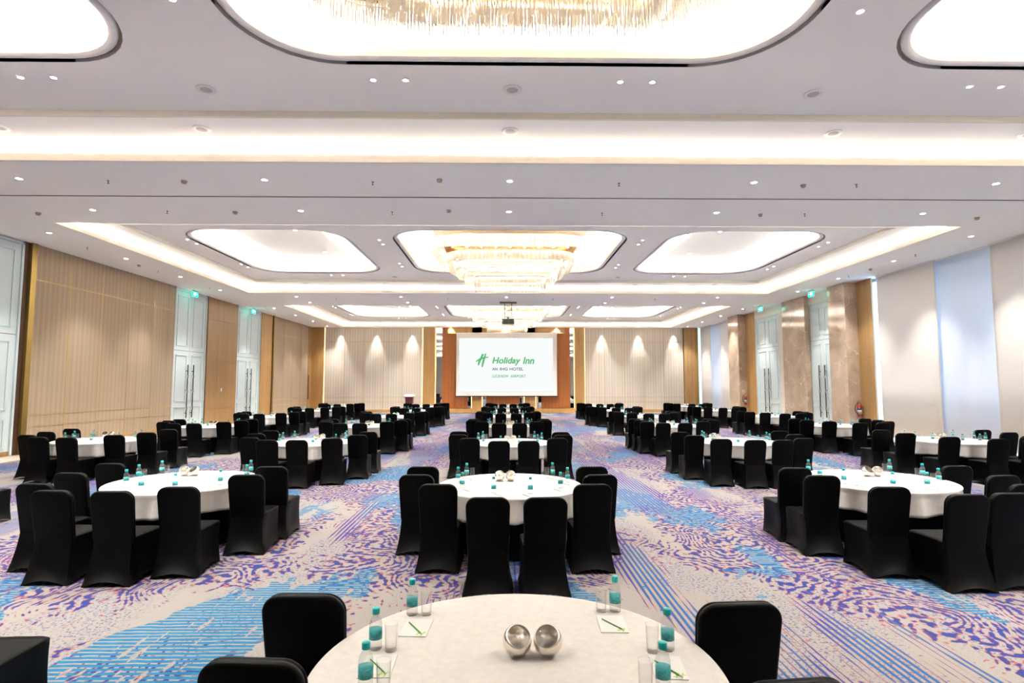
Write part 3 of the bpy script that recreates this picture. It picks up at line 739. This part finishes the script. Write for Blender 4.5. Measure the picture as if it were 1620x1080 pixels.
for ti in (0, 1, 2):
    dy = (ti-1)*LM+LM
    for x, nm in zip((-8.85, -5.33, .11, 5.9, 9.45), ('far left', 'left', 'centre', 'right', 'far right')):
        place_disc('speaker', x, 9.75+dy, 6.5, 'round ceiling speaker, %s one by the far cove of the %s tray' % (nm, names_m[ti]), 'speaker', 'cove speakers')
    for x, nm in zip((-4.65, .13, 4.9), ('left', 'centre', 'right')):
        place_disc('speaker', x, 8.52+dy if x == .13 else 8.58+dy, 6.6, 'round ceiling speaker, %s one beyond the ovals of the %s island' % (nm, names_m[ti]), 'speaker', 'island speakers')
for yv, rn in ((11.5, 'camera side of the beam slot'), (13.55, 'far side of the beam slot'), (27.4, 'second beam')):
    for x, cn in zip((-8.15, -2.72, 2.4, 7.4), ('far left', 'left', 'right', 'far right')):
        place_disc('sprinkler', x, yv, ZC, 'small pendent sprinkler head, %s one on the %s' % (cn, rn), 'sprinkler', 'beam sprinklers')
for x, yv, nm in ((-6.6, 11.5, 'left on the near half'), (-1.32, 11.35, 'centre on the near half'), (6.3, 11.55, 'right on the near half'), (-11.4, 13.75, 'far left beyond the slot'), (-6.54, 13.6, 'left beyond the slot'), (-1.33, 13.4, 'centre beyond the slot'), (6.33, 13.6, 'right beyond the slot'), (11.9, 13.8, 'far right beyond the slot')):
    place_disc('smoke', x, yv, ZC, 'beige smoke detector, %s of the near beam' % nm, 'smoke detector', 'beam smoke detectors')
for y, n_ in ((17.25, 'first'), (20.8, 'second'), (24.5, 'third'), (30.2, 'fourth'), (34.0, 'fifth')):
    place_disc('sprinkler', -12.75, y, ZC, 'sprinkler head in the left ceiling border, %s from the near end' % n_, 'sprinkler', 'left border sprinklers')
    place_disc('sprinkler', 13.3, y+.6, ZC, 'sprinkler head in the right ceiling border, %s from the near end' % n_, 'sprinkler', 'right border sprinklers')
place_disc('smoke', -12.8, 19.8, ZC, 'beige smoke detector in the left ceiling border', 'smoke detector', None)
place_disc('smoke', 13.3, 20.1, ZC, 'beige smoke detector in the right ceiling border', 'smoke detector', None)
# wall washers over the back wall and the bulkhead spots
def washer(x, y, z, e_, label, grp, cone=48):
    r = make_downlight(.028, e_, R(cone)); r.location = (x, y, z); tag(r, label, 'downlight', grp)
for i, x in enumerate((-11.9, -9.3, -6.7)): washer(x, 41.25, ZC, 300, 'wall washing downlight over the back panels left of the screen, %s' % ('leftmost', 'middle', 'rightmost')[i], 'back wall washers')
for i, x in enumerate((7.2, 9.9, 12.5)): washer(x, 41.25, ZC, 300, 'wall washing downlight over the back panels right of the screen, %s' % ('leftmost', 'middle', 'rightmost')[i], 'back wall washers')
for i, x in enumerate((-3.85, .1, 3.85)): washer(x, 41.225, ZC, 60, 'small spot grazing the oak bulkhead above the screen, %s' % ('left', 'centre', 'right')[i], 'bulkhead spots', 125)

# ------------------------------------------------------------------ exit signs
def exit_sign(x, y, label, s):
    e = empty('exit_sign', (x, y, ZC)); tag(e, label, 'exit sign', 'green exit signs')
    build('sign_panel', MB().box(-.02, .02, -.2, .2, -.30, -.08), 'exitg', e)
    build('top_housing', MB().box(-.035, .035, -.22, .22, -.09, -.04), 'brass', e)
    build('hanger', MB().box(-.01, .01, -.12, -.10, -.05, 0).box(-.01, .01, .10, .12, -.05, 0), 'steel', e)
    p = MB()
    for sd in (-1, 1):
        xx = .0215*sd
        def q(y0, y1, z0, z1): p.box(min(xx, xx*.9), max(xx, xx*.9), y0, y1, z0, z1)
        q(-.15, -.08, -.25, -.13)          # doorway
        q(-.02, .02, -.15, -.12); q(-.03, .03, -.21, -.155); q(-.05, -.02, -.26, -.20); q(.01, .05, -.24, -.20)   # figure
        q(.08, .16, -.20, -.18); q(.07, .10, -.215, -.165)
    build('pictogram', p, 'exitw', e)
exit_sign(-13.7, 25.1, 'green lit exit sign hanging before the nearer blue doors on the left', 1)
exit_sign(-13.7, 31.0, 'green lit exit sign hanging before the farther blue doors on the left', 1)
exit_sign(13.6, 24.65, 'green lit exit sign hanging before the nearer blue doors on the right', -1)
exit_sign(13.6, 29.6, 'green lit exit sign hanging before the farther blue doors on the right', -1)

# ------------------------------------------------------------------ fire extinguishers
def extinguisher(x, y, z, label):
    e = empty('fire_extinguisher', (x, y, z), R(-8)); tag(e, label, 'fire extinguisher', 'red fire extinguishers')
    c = build('cylinder', MB().lathe([(.075, 0), (.085, .02), (.085, .42), (.06, .49), (.03, .51)], 24), 'red', e, smooth=True)
    build('label_band', MB().lathe([(.0862, .11), (.0862, .34)], 24), 'paper', c, smooth=True)
    build('navy_stripe', MB().lathe([(.087, .28), (.087, .36)], 24).lathe([(.087, .09), (.087, .11)], 24), 'navy', c, smooth=True)
    build('yellow_emblem', MB().lathe([(.0873, .17), (.0873, .21)], 24), 'yellow', c, smooth=True)
    build('valve', MB().lathe([(.03, .50), (.03, .55), (.02, .58)], 12), 'brass', e, smooth=True)
    build('handle', MB().box(-.015, .015, -.02, .10, .58, .595).box(-.015, .015, -.02, .12, .615, .63), 'red', e)
    build('hose', MB().tube([(-.02, -.01, .55), (-.10, -.02, .54), (-.17, -.03, .46), (-.19, -.03, .32), (-.15, -.04, .18), (-.09, -.05, .12)], .014, 8), 'rubber', e, smooth=True)
    build('wall_bracket', MB().box(-.03, .03, .085, .14, .3, .4), 'handle', e)
extinguisher(14.29, 22.68, .72, 'red fire extinguisher on the nearer marble pier beside the roller blinds')
extinguisher(14.22, 33.25, .85, 'small looking red fire extinguisher on the farther marble pier')

# ------------------------------------------------------------------ chairs
def plan(hwf, hwb, yf, yb, z, pinch, hem, n=8):
    c = [(-hwb, yb), (hwb, yb), (hwf, yf), (-hwf, yf)]; pts = []
    for k in range(4):
        a, b = c[k], c[(k+1) % 4]
        nx, ny = (a[1]-b[1]), (b[0]-a[0]); l = math.hypot(nx, ny); nx, ny = nx/l, ny/l     # inward normal
        for i in range(n):
            t = i/n; s = sin(pi*t)
            cr = .012*(1-min(1, min(t, 1-t)*n))     # knock the corner off
            x = a[0]+(b[0]-a[0])*t+nx*pinch*s; y = a[1]+(b[1]-a[1])*t+ny*pinch*s
            if i == 0: x -= math.copysign(.012, a[0]); y -= math.copysign(.012, y)
            pts.append((x, y, z+hem*s))
    return pts
def make_chair():
    e = empty('banquet_chair')
    sk = MB()
    lv = [(.00, .230, .248, .275, -.345, .0, .055), (.03, .226, .240, .275, -.335, .012, .048), (.12, .217, .224, .27, -.31, .03, .022), (.24, .212, .208, .265, -.284, .028, .006), (.36, .212, .200, .265, -.264, .012, 0), (.435, .214, .199, .268, -.254, .002, 0)]
    sk.loft([plan(a, b, c, d, z, p, h) for z, a, b, c, d, p, h in lv])
    build('skirt', sk, 'black', e, smooth=R(50))
    st = MB().loft([plan(.214, .199, .268, -.22, .432, .004, 0), plan(.214, .203, .268, -.22, .448, .002, 0), plan(.205, .197, .258, -.21, .458, 0, 0), plan(.15, .15, .2, -.16, .463, 0, 0)], cap1=True)
    build('seat', st, 'black', e, smooth=True)
    bk = MB()
    def outline(ins, off):
        pts = []; hw, zt, r = .212, .935, .095
        zb = .40
        def ax(z): return -.215-(z-.42)*.165
        ctl = []
        for i in range(5): ctl.append((hw-.014*(1-i/4)-ins, zb+(zt-r-zb)*i/4))
        for j in range(1, 8):
            a = j/8*pi/2; ctl.append((hw-r+(r-ins)*cos(a), zt-r+(r-ins)*sin(a)))
        right = ctl+[(hw-r, zt-ins)]
        full = right+[(0, zt-ins)]+[(-x, z) for x, z in reversed(right)]
        return [(x, ax(z)+off, z) for x, z in full]
    layers = [(.03, .030), (.010, .028), (.001, .019), (.0, .008), (.004, .004), (.004, -.001), (.0, -.005), (.0, -.022), (.006, -.032), (.02, -.036)]
    bk.loft([outline(i, o) for i, o in layers], cap0=True, cap1=True)
    build('backrest', bk, 'black', e, smooth=R(60))
    return e
chair0 = make_chair(); chair_used = [False]
ROWN = ['nearest', 'second', 'third', 'fourth', 'fifth', 'sixth', 'farthest']
COLN = {'C': 'centre column', 'L': 'inner left column', 'R': 'inner right column', 'LL': 'outer left column', 'RR': 'outer right column'}
ROLE = ['left side nearest screen', 'left side middle', 'left side nearest camera', 'left of front pair', 'right of front pair', 'right side nearest camera', 'right side middle', 'right side nearest screen']
def tname(col, row):
    r = ROWN[row]
    return '%s row table of %s' % (r, COLN[col])
def put_chair(x, y, col, row, role):
    o = chair0 if not chair_used[0] else copy_tree(chair0)
    chair_used[0] = True
    rnd = random.Random(hash((round(x, 2), round(y, 2))) if False else int(abs(x)*1000+abs(y)*77))
    turn = {0: -.05, 1: -.07, 2: -.06, 3: -.02, 4: .02, 5: .06, 6: .07, 7: .05}[role]
    rz = turn+rnd.uniform(-.03, .03)
    o.rotation_euler = (0, 0, rz)
    o.location = (x-.30*sin(rz), y+.30*cos(rz), 0)
    tag(o, 'black covered chair, %s, %s' % (tname(col, row), ROLE[role]), 'chair', 'black covered banquet chairs')
T = {
('L',1):((-4.18,7.6),[(-5.37,7.92),(-5.28,7.09),(-5.09,6.33),(-4.59,5.92),(-3.95,5.87),(-3.42,6.11),(-3.07,6.91),(-3.05,7.59)]),
('C',1):((.08,7.28),[(-1.06,7.56),(-1.04,6.88),(-0.71,6.23),(-0.15,5.5),(0.40,5.49),(0.96,6.2),(1.15,6.85),(1.16,7.53)]),
('R',1):((4.95,7.58),[(3.77,7.38),(3.77,6.76),(4.06,6.0),(4.54,5.58),(5.03,5.64),(5.65,6.13),(5.92,6.73),(6.0,7.52)]),
('LL',2):((-9.25,13.25),[(-10.6,14.17),(-10.47,13.23),(-10.2,12.4),(-9.56,11.88),(-8.92,11.8),(-8.35,12.38),(-8.06,13.02),(-8.1,13.93)]),
('L',2):((-4.25,12.75),[(-5.48,13.51),(-5.44,12.65),(-5.18,11.74),(-4.61,11.21),(-4.03,11.2),(-3.46,11.58),(-3.13,12.3),(-3.1,13.12)]),
('C',2):((.14,12.6),[(-1.03,13.18),(-0.98,12.35),(-0.69,11.54),(-0.09,10.95),(0.48,10.98),(1.08,11.52),(1.27,12.24),(1.3,12.97)]),
('R',2):((5.2,12.72),[(4.02,12.96),(4.05,12.1),(4.32,11.3),(4.9,11.07),(5.44,11.06),(6.04,11.44),(6.32,12.32),(6.43,13.24)]),
('RR',2):((10.2,12.95),[(9.0,13.5),(8.95,12.6),(9.21,11.68),(9.86,11.25),(10.55,11.24),(11.0,11.8),(11.42,12.75),(11.45,13.5)]),
}
def synth(cx, cy, s=1):
    pat = [(-1.1, .2), (-1.1, -.45), (-.8, -1.12), (-.29, -1.77), (.29, -1.77), (.8, -1.12), (1.1, -.45), (1.1, .2)]
    return [(cx+a, cy+b) for a, b in pat]
FAR = {('L',3):[-5.38,-5.36,-5.18,-4.57,-4.03,-3.4,-3.12,-3.12],('L',4):[-5.54,-5.48,-5.24,-4.75,-4.17,-3.62,-3.31,-3.26],('L',5):[-5.36,-5.34,-5.12,-4.6,-4.06,-3.52,-3.2,-3.16],('L',6):[-5.68,-5.64,-5.40,-4.91,-4.33,-3.80,-3.45,-3.43],
('LL',3):[-10.15,-10.1,-9.85,-9.2,-8.63,-8.12,-7.92,-7.91],('LL',4):[-10.4,-10.3,-10.1,-9.62,-9.05,-8.5,-8.25,-8.21],('LL',5):[-10.3,-10.25,-10.05,-9.56,-9.0,-8.5,-8.15,-8.09],('LL',6):[-10.6,-10.56,-10.35,-9.87,-9.3,-8.76,-8.5,-8.45],
('R',3):[4.15,4.18,4.21,4.5,5.12,5.86,6.4,6.5],('R',4):[4.49,4.57,4.94,5.42,6.0,6.55,6.85,6.85],('R',5):[4.34,4.41,4.71,5.25,5.85,6.4,6.61,6.65],('R',6):[4.55,4.59,4.86,5.4,5.99,6.55,6.82,6.87],
('RR',3):[9.26,9.29,9.6,10.1,10.75,11.33,11.48,11.5],('RR',4):[9.75,9.8,10.1,10.55,11.15,11.75,12.0,12.05],('RR',5):[9.44,9.49,9.8,10.27,10.87,11.45,11.66,11.7],('RR',6):[9.75,9.75,9.96,10.6,11.2,11.75,12.05,12.1]}
RY = {3: 17.8, 4: 23.0, 5: 28.3, 6: 33.7}
PY = [.2, -.45, -1.12, -1.77, -1.77, -1.12, -.45, .2]
for k, v in FAR.items():
    cx = (v[0]+v[7])/2; cy = RY[k[1]]
    T[k] = ((cx, cy), [(x, cy+d) for x, d in zip(v, PY)])
for r, cy, cx in ((3, 17.8, .16), (4, 23.1, .18), (5, 28.3, .2), (6, 33.7, .24)): T[('C', r)] = ((cx, cy), synth(cx, cy))
for (col, row), (c, chs) in T.items():
    for role, (x, y) in enumerate(chs): put_chair(x, y, col, row, role)
for (x, y), role in (((-1.02, 3.0), 0), ((-.98, 2.31), 1), ((1.16, 2.86), 7), ((1.06, 2.12), 6)): put_chair(x, y, 'C', 0, role)
put_chair(-2.98, 3.10, 'L', 0, 7)
put_chair(-7.52, 8.15, 'LL', 1, 7)

# ------------------------------------------------------------------ tables and cloths
def make_cloth(seed):
    rnd = random.Random(seed); ph = [rnd.uniform(0, 6.28) for _ in range(5)]; n = 144; Rr = .895
    def hemr(a, t):
        f = .026*sin(7*a+ph[0])+.022*sin(13*a+ph[1])+.018*sin(19*a+ph[2])+.011*sin(29*a+ph[3])
        return Rr+.006+t*(.02+f)
    loops = []
    for r, z in ((.02, .0), (.3, .0), (.6, .0), (.85, .0), (.895, -.001), (.908, -.008), (.912, -.02)):
        loops.append([(r*cos(2*pi*i/n), r*sin(2*pi*i/n), z) for i in range(n)])
    for k in range(1, 9):
        t = k/8
        loops.append([(hemr(2*pi*i/n, t)*cos(2*pi*i/n), hemr(2*pi*i/n, t)*sin(2*pi*i/n), -.02-t*(.265+.016*sin(4*2*pi*i/n+ph[4]))) for i in range(n)])
    return MB().loft(loops, cap0=True)
cl_me = [build('tablecloth', make_cloth(s), 'cloth', smooth=True) for s in (1, 2, 3)]
for o in cl_me:
    md = o.modifiers.new('solid', 'SOLIDIFY'); md.thickness = .003; md.offset = -1
def make_table():
    e = empty('round_table')
    build('tabletop', MB().lathe([(.88, .715), (.90, .72), (.90, .74), (.88, .744)], 64), 'white', e, smooth=R(40))
    sk = MB(); n = 96
    sk.loft([[((.70-.03*(1-t)+.018*sin(16*a)*(1-t*.6))*cos(a), (.70-.03*(1-t)+.018*sin(16*a)*(1-t*.6))*sin(a), .005+.71*t) for a in [2*pi*i/n for i in range(n)]] for t in (0, .25, .5, .75, 1)])
    build('under_skirt', sk, 'blackcloth', e, smooth=True)
    for a in (pi/4, 3*pi/4, 5*pi/4, 7*pi/4):
        build('leg', MB().tube([(.5*cos(a), .5*sin(a), 0), (.5*cos(a), .5*sin(a), .716)], .016, 8), 'handle', e)
    return e
table0 = make_table()

def bottle():
    e = empty('water_bottle')
    build('bottle_body', MB().lathe([(.026, 0), (.031, .006), (.031, .02), (.0295, .024), (.031, .028), (.031, .098), (.0295, .102), (.031, .108), (.029, .114), (.030, .12), (.024, .140), (.0135, .154), (.0135, .165)], 20), 'clear', e, smooth=True)
    build('label_wrap', MB().lathe([(.0314, .050), (.0314, .094)], 20), 'label', e, smooth=True)
    build('cap', MB().lathe([(.0175, .162), (.018, .164), (.018, .187), (.016, .190), (.001, .1905)], 20), 'teal', e, smooth=True)
    return e
def tumbler():
    return build('drinking_glass', MB().lathe([(.001, 0), (.026, 0), (.0275, .004), (.031, .125), (.0318, .127), (.0295, .125), (.0265, .016), (.001, .014)], 24), 'glass', smooth=True)
def notepad():
    e = empty('notepad'); build('sheets', MB().box(-.07, .07, -.105, .105, 0, .004), 'paper', e)
    s = MB()
    def st(pts, w_):
        L_, R_ = [], []
        for i, p in enumerate(pts):
            a = Vector(pts[max(i-1, 0)]); b = Vector(pts[min(i+1, len(pts)-1)]); t = (b-a).normalized(); n = Vector((-t.y, t.x))*w_
            L_.append((p[0]+n.x, p[1]+n.y, .0046)); R_.append((p[0]-n.x, p[1]-n.y, .0046))
        s.loft([L_, R_], closed=False)
    st([(.034, -.052), (.025, -.074), (.020, -.097)], .0038); st([(.056, -.052), (.048, -.074), (.043, -.100)], .0038); st([(.008, -.086), (.033, -.076), (.066, -.069)], .003)
    build('emblem', s, 'lime', e); return e
def pencil():
    e = empty('pencil')
    build('shaft', MB().lathe([(.0036, 0), (.0036, .15)], 6), 'green', e).rotation_euler = (pi/2, 0, 0)
    build('point', MB().lathe([(.0036, .15), (.0008, .166), (.0003, .168)], 6), 'tip', e).rotation_euler = (pi/2, 0, 0)
    return e
def bowl():
    e = empty('nut_bowl')
    r = .068; a0 = R(56); n = 40
    def cap(rr, lo, hi, k=16): return [(rr*sin(lo+(hi-lo)*i/k), rr*cos(lo+(hi-lo)*i/k)) for i in range(k+1)]
    prof = cap(r, pi-.001, a0)
    build('outer_shell', MB().lathe([(max(a, .0005), b) for a, b in prof], n), 'bowl', e, smooth=True)
    build('inner_shell', MB().lathe([(max(a, .0005), b) for a, b in cap(r-.005, pi-.001, a0)], n), 'bowl_in', e, smooth=True)
    rim = cap(r, a0, a0, 1)[0]; rim2 = cap(r-.005, a0, a0, 1)[0]
    build('rim', MB().lathe([rim, ((rim[0]+rim2[0])/2, rim[1]+.0018), rim2], n), 'steel', e, smooth=True)
    return e
P0 = {'bottle': bottle(), 'glass': tumbler(), 'pad': notepad(), 'pencil': pencil(), 'bowl': bowl()}
usedp = set()
def put(kind, loc, rz, label, cat, grp, rot=None):
    src = P0[kind]
    if kind in usedp: o = copy_tree(src)
    else: o = src; usedp.add(kind)
    o.location = loc; o.rotation_euler = rot if rot else (0, 0, rz)
    tag(o, label, cat, grp); return o
ZT = .748
slots = [(-.60, .58), (-.68, .18), (-.60, -.28), (-.19, -.60), (.21, -.60), (.60, -.28), (.72, .16), (.58, .60)]
allt = dict(T); allt[('C', 0)] = ((.06, 2.62), None)
first_table = True; ci = 0
first_cloth = [True, True, True]
for (col, row), (c, _) in sorted(allt.items(), key=lambda q: q[1][0][1]):
    tn = tname(col, row)
    o = table0 if first_table else copy_tree(table0); first_table = False
    o.location = (c[0], c[1], 0); tag(o, 'round banquet table under its cloths, %s' % tn.replace(' table of', ','), 'table', 'round banquet tables')
    src = cl_me[ci % 3]; o = src if first_cloth[ci % 3] else copy_tree(src); first_cloth[ci % 3] = False
    o.location = (c[0], c[1], ZT); o.rotation_euler = (0, 0, ci*1.7); tag(o, 'white damask tablecloth draped over the %s' % tn, 'tablecloth', 'white round tablecloths'); ci += 1
    rnd = random.Random(col+str(row))
    bx, by = {('L', 1): (-.17, .42), ('C', 0): (.075, .11), ('C', 1): (-.06, .24), ('R', 1): (.12, .25), ('L', 2): (0, .5), ('LL', 2): (-.3, .8-.1), ('R', 2): (-.35, .35)}.get((col, row), (rnd.uniform(-.06, .06), .2))
    for s, sn in ((-1, 'left'), (1, 'right')):
        tilt = R(40)
        put('bowl', (c[0]+bx+s*.071, c[1]+by, ZT+.069), 0, 'tilted metal nut bowl, %s of two, %s' % (sn, tn), 'bowl', 'metal nut bowls', rot=(R(42), 0, s*-.28 if row == 0 else s*-.35))
    for i, (dx, dy) in enumerate(slots):
        if row == 0:
            dx, dy = [(-.56, .59), (-.67, .19), (-.63, -.17), (-.19, -.60), (.21, -.60), (.60, -.19), (.72, .16), (.56, .62)][i]
            if 3 <= i <= 4: pass
            jx = jy = 0
        else: jx, jy = rnd.uniform(-.03, .03), rnd.uniform(-.03, .03)
        x, y = c[0]+dx+jx, c[1]+dy+jy
        pos = ROLE[i].replace(', ', ' ')
        seat = ['far left seat', 'middle left seat', 'near left seat', 'left front seat', 'right front seat', 'near right seat', 'middle right seat', 'far right seat'][i]
        put('bottle', (x, y, ZT), rnd.uniform(0, 6), 'teal capped water bottle, %s, %s' % (tn, seat), 'bottle', 'small water bottles')
        gx = x+(.078 if i < 4 else -.078); gy = y+(-.012 if row else (-.02 if dy < .5 else .0))
        put('glass', (gx, gy, ZT+.0), 0, 'empty clear tumbler, %s, %s' % (tn, seat), 'glass', 'empty drinking glasses')
        if row <= 2:
            px, py = (x+(.05 if i < 3 else -.05), y-.17) if i not in (3, 4) else (x+(.05 if i == 3 else -.05), y-.14)
            if math.hypot(px-c[0], py-c[1]) > .78: f = .78/math.hypot(px-c[0], py-c[1]); px, py = c[0]+(px-c[0])*f, c[1]+(py-c[1])*f
            rz = rnd.uniform(-.12, .12)
            put('pad', (px, py, ZT), rz, 'white notepad with lime mark, %s, %s' % (tn, seat), 'notepad', 'white notepads')
            a = rz+R(35)
            put('pencil', (px-.045, py+.05, ZT+.0042+.0036), a, 'green pencil on a notepad, %s, %s' % (tn, seat), 'pencil', 'green pencils')
# small tent card
cd = MB().loft([[(-.03, -.02, 0), (0+.0, -.02, .1), (.03, -.02, 0)], [(-.03, .02, 0), (0, .02, .1), (.03, .02, 0)]], closed=False)
o = build('tent_card', MB().box(-.045, .045, -.004, .004, 0, .13), 'paper'); o.location = (5.2-.27, 12.72+.62, ZT); tag(o, 'upright white card behind the bowls on the third row table of inner right column', 'card')
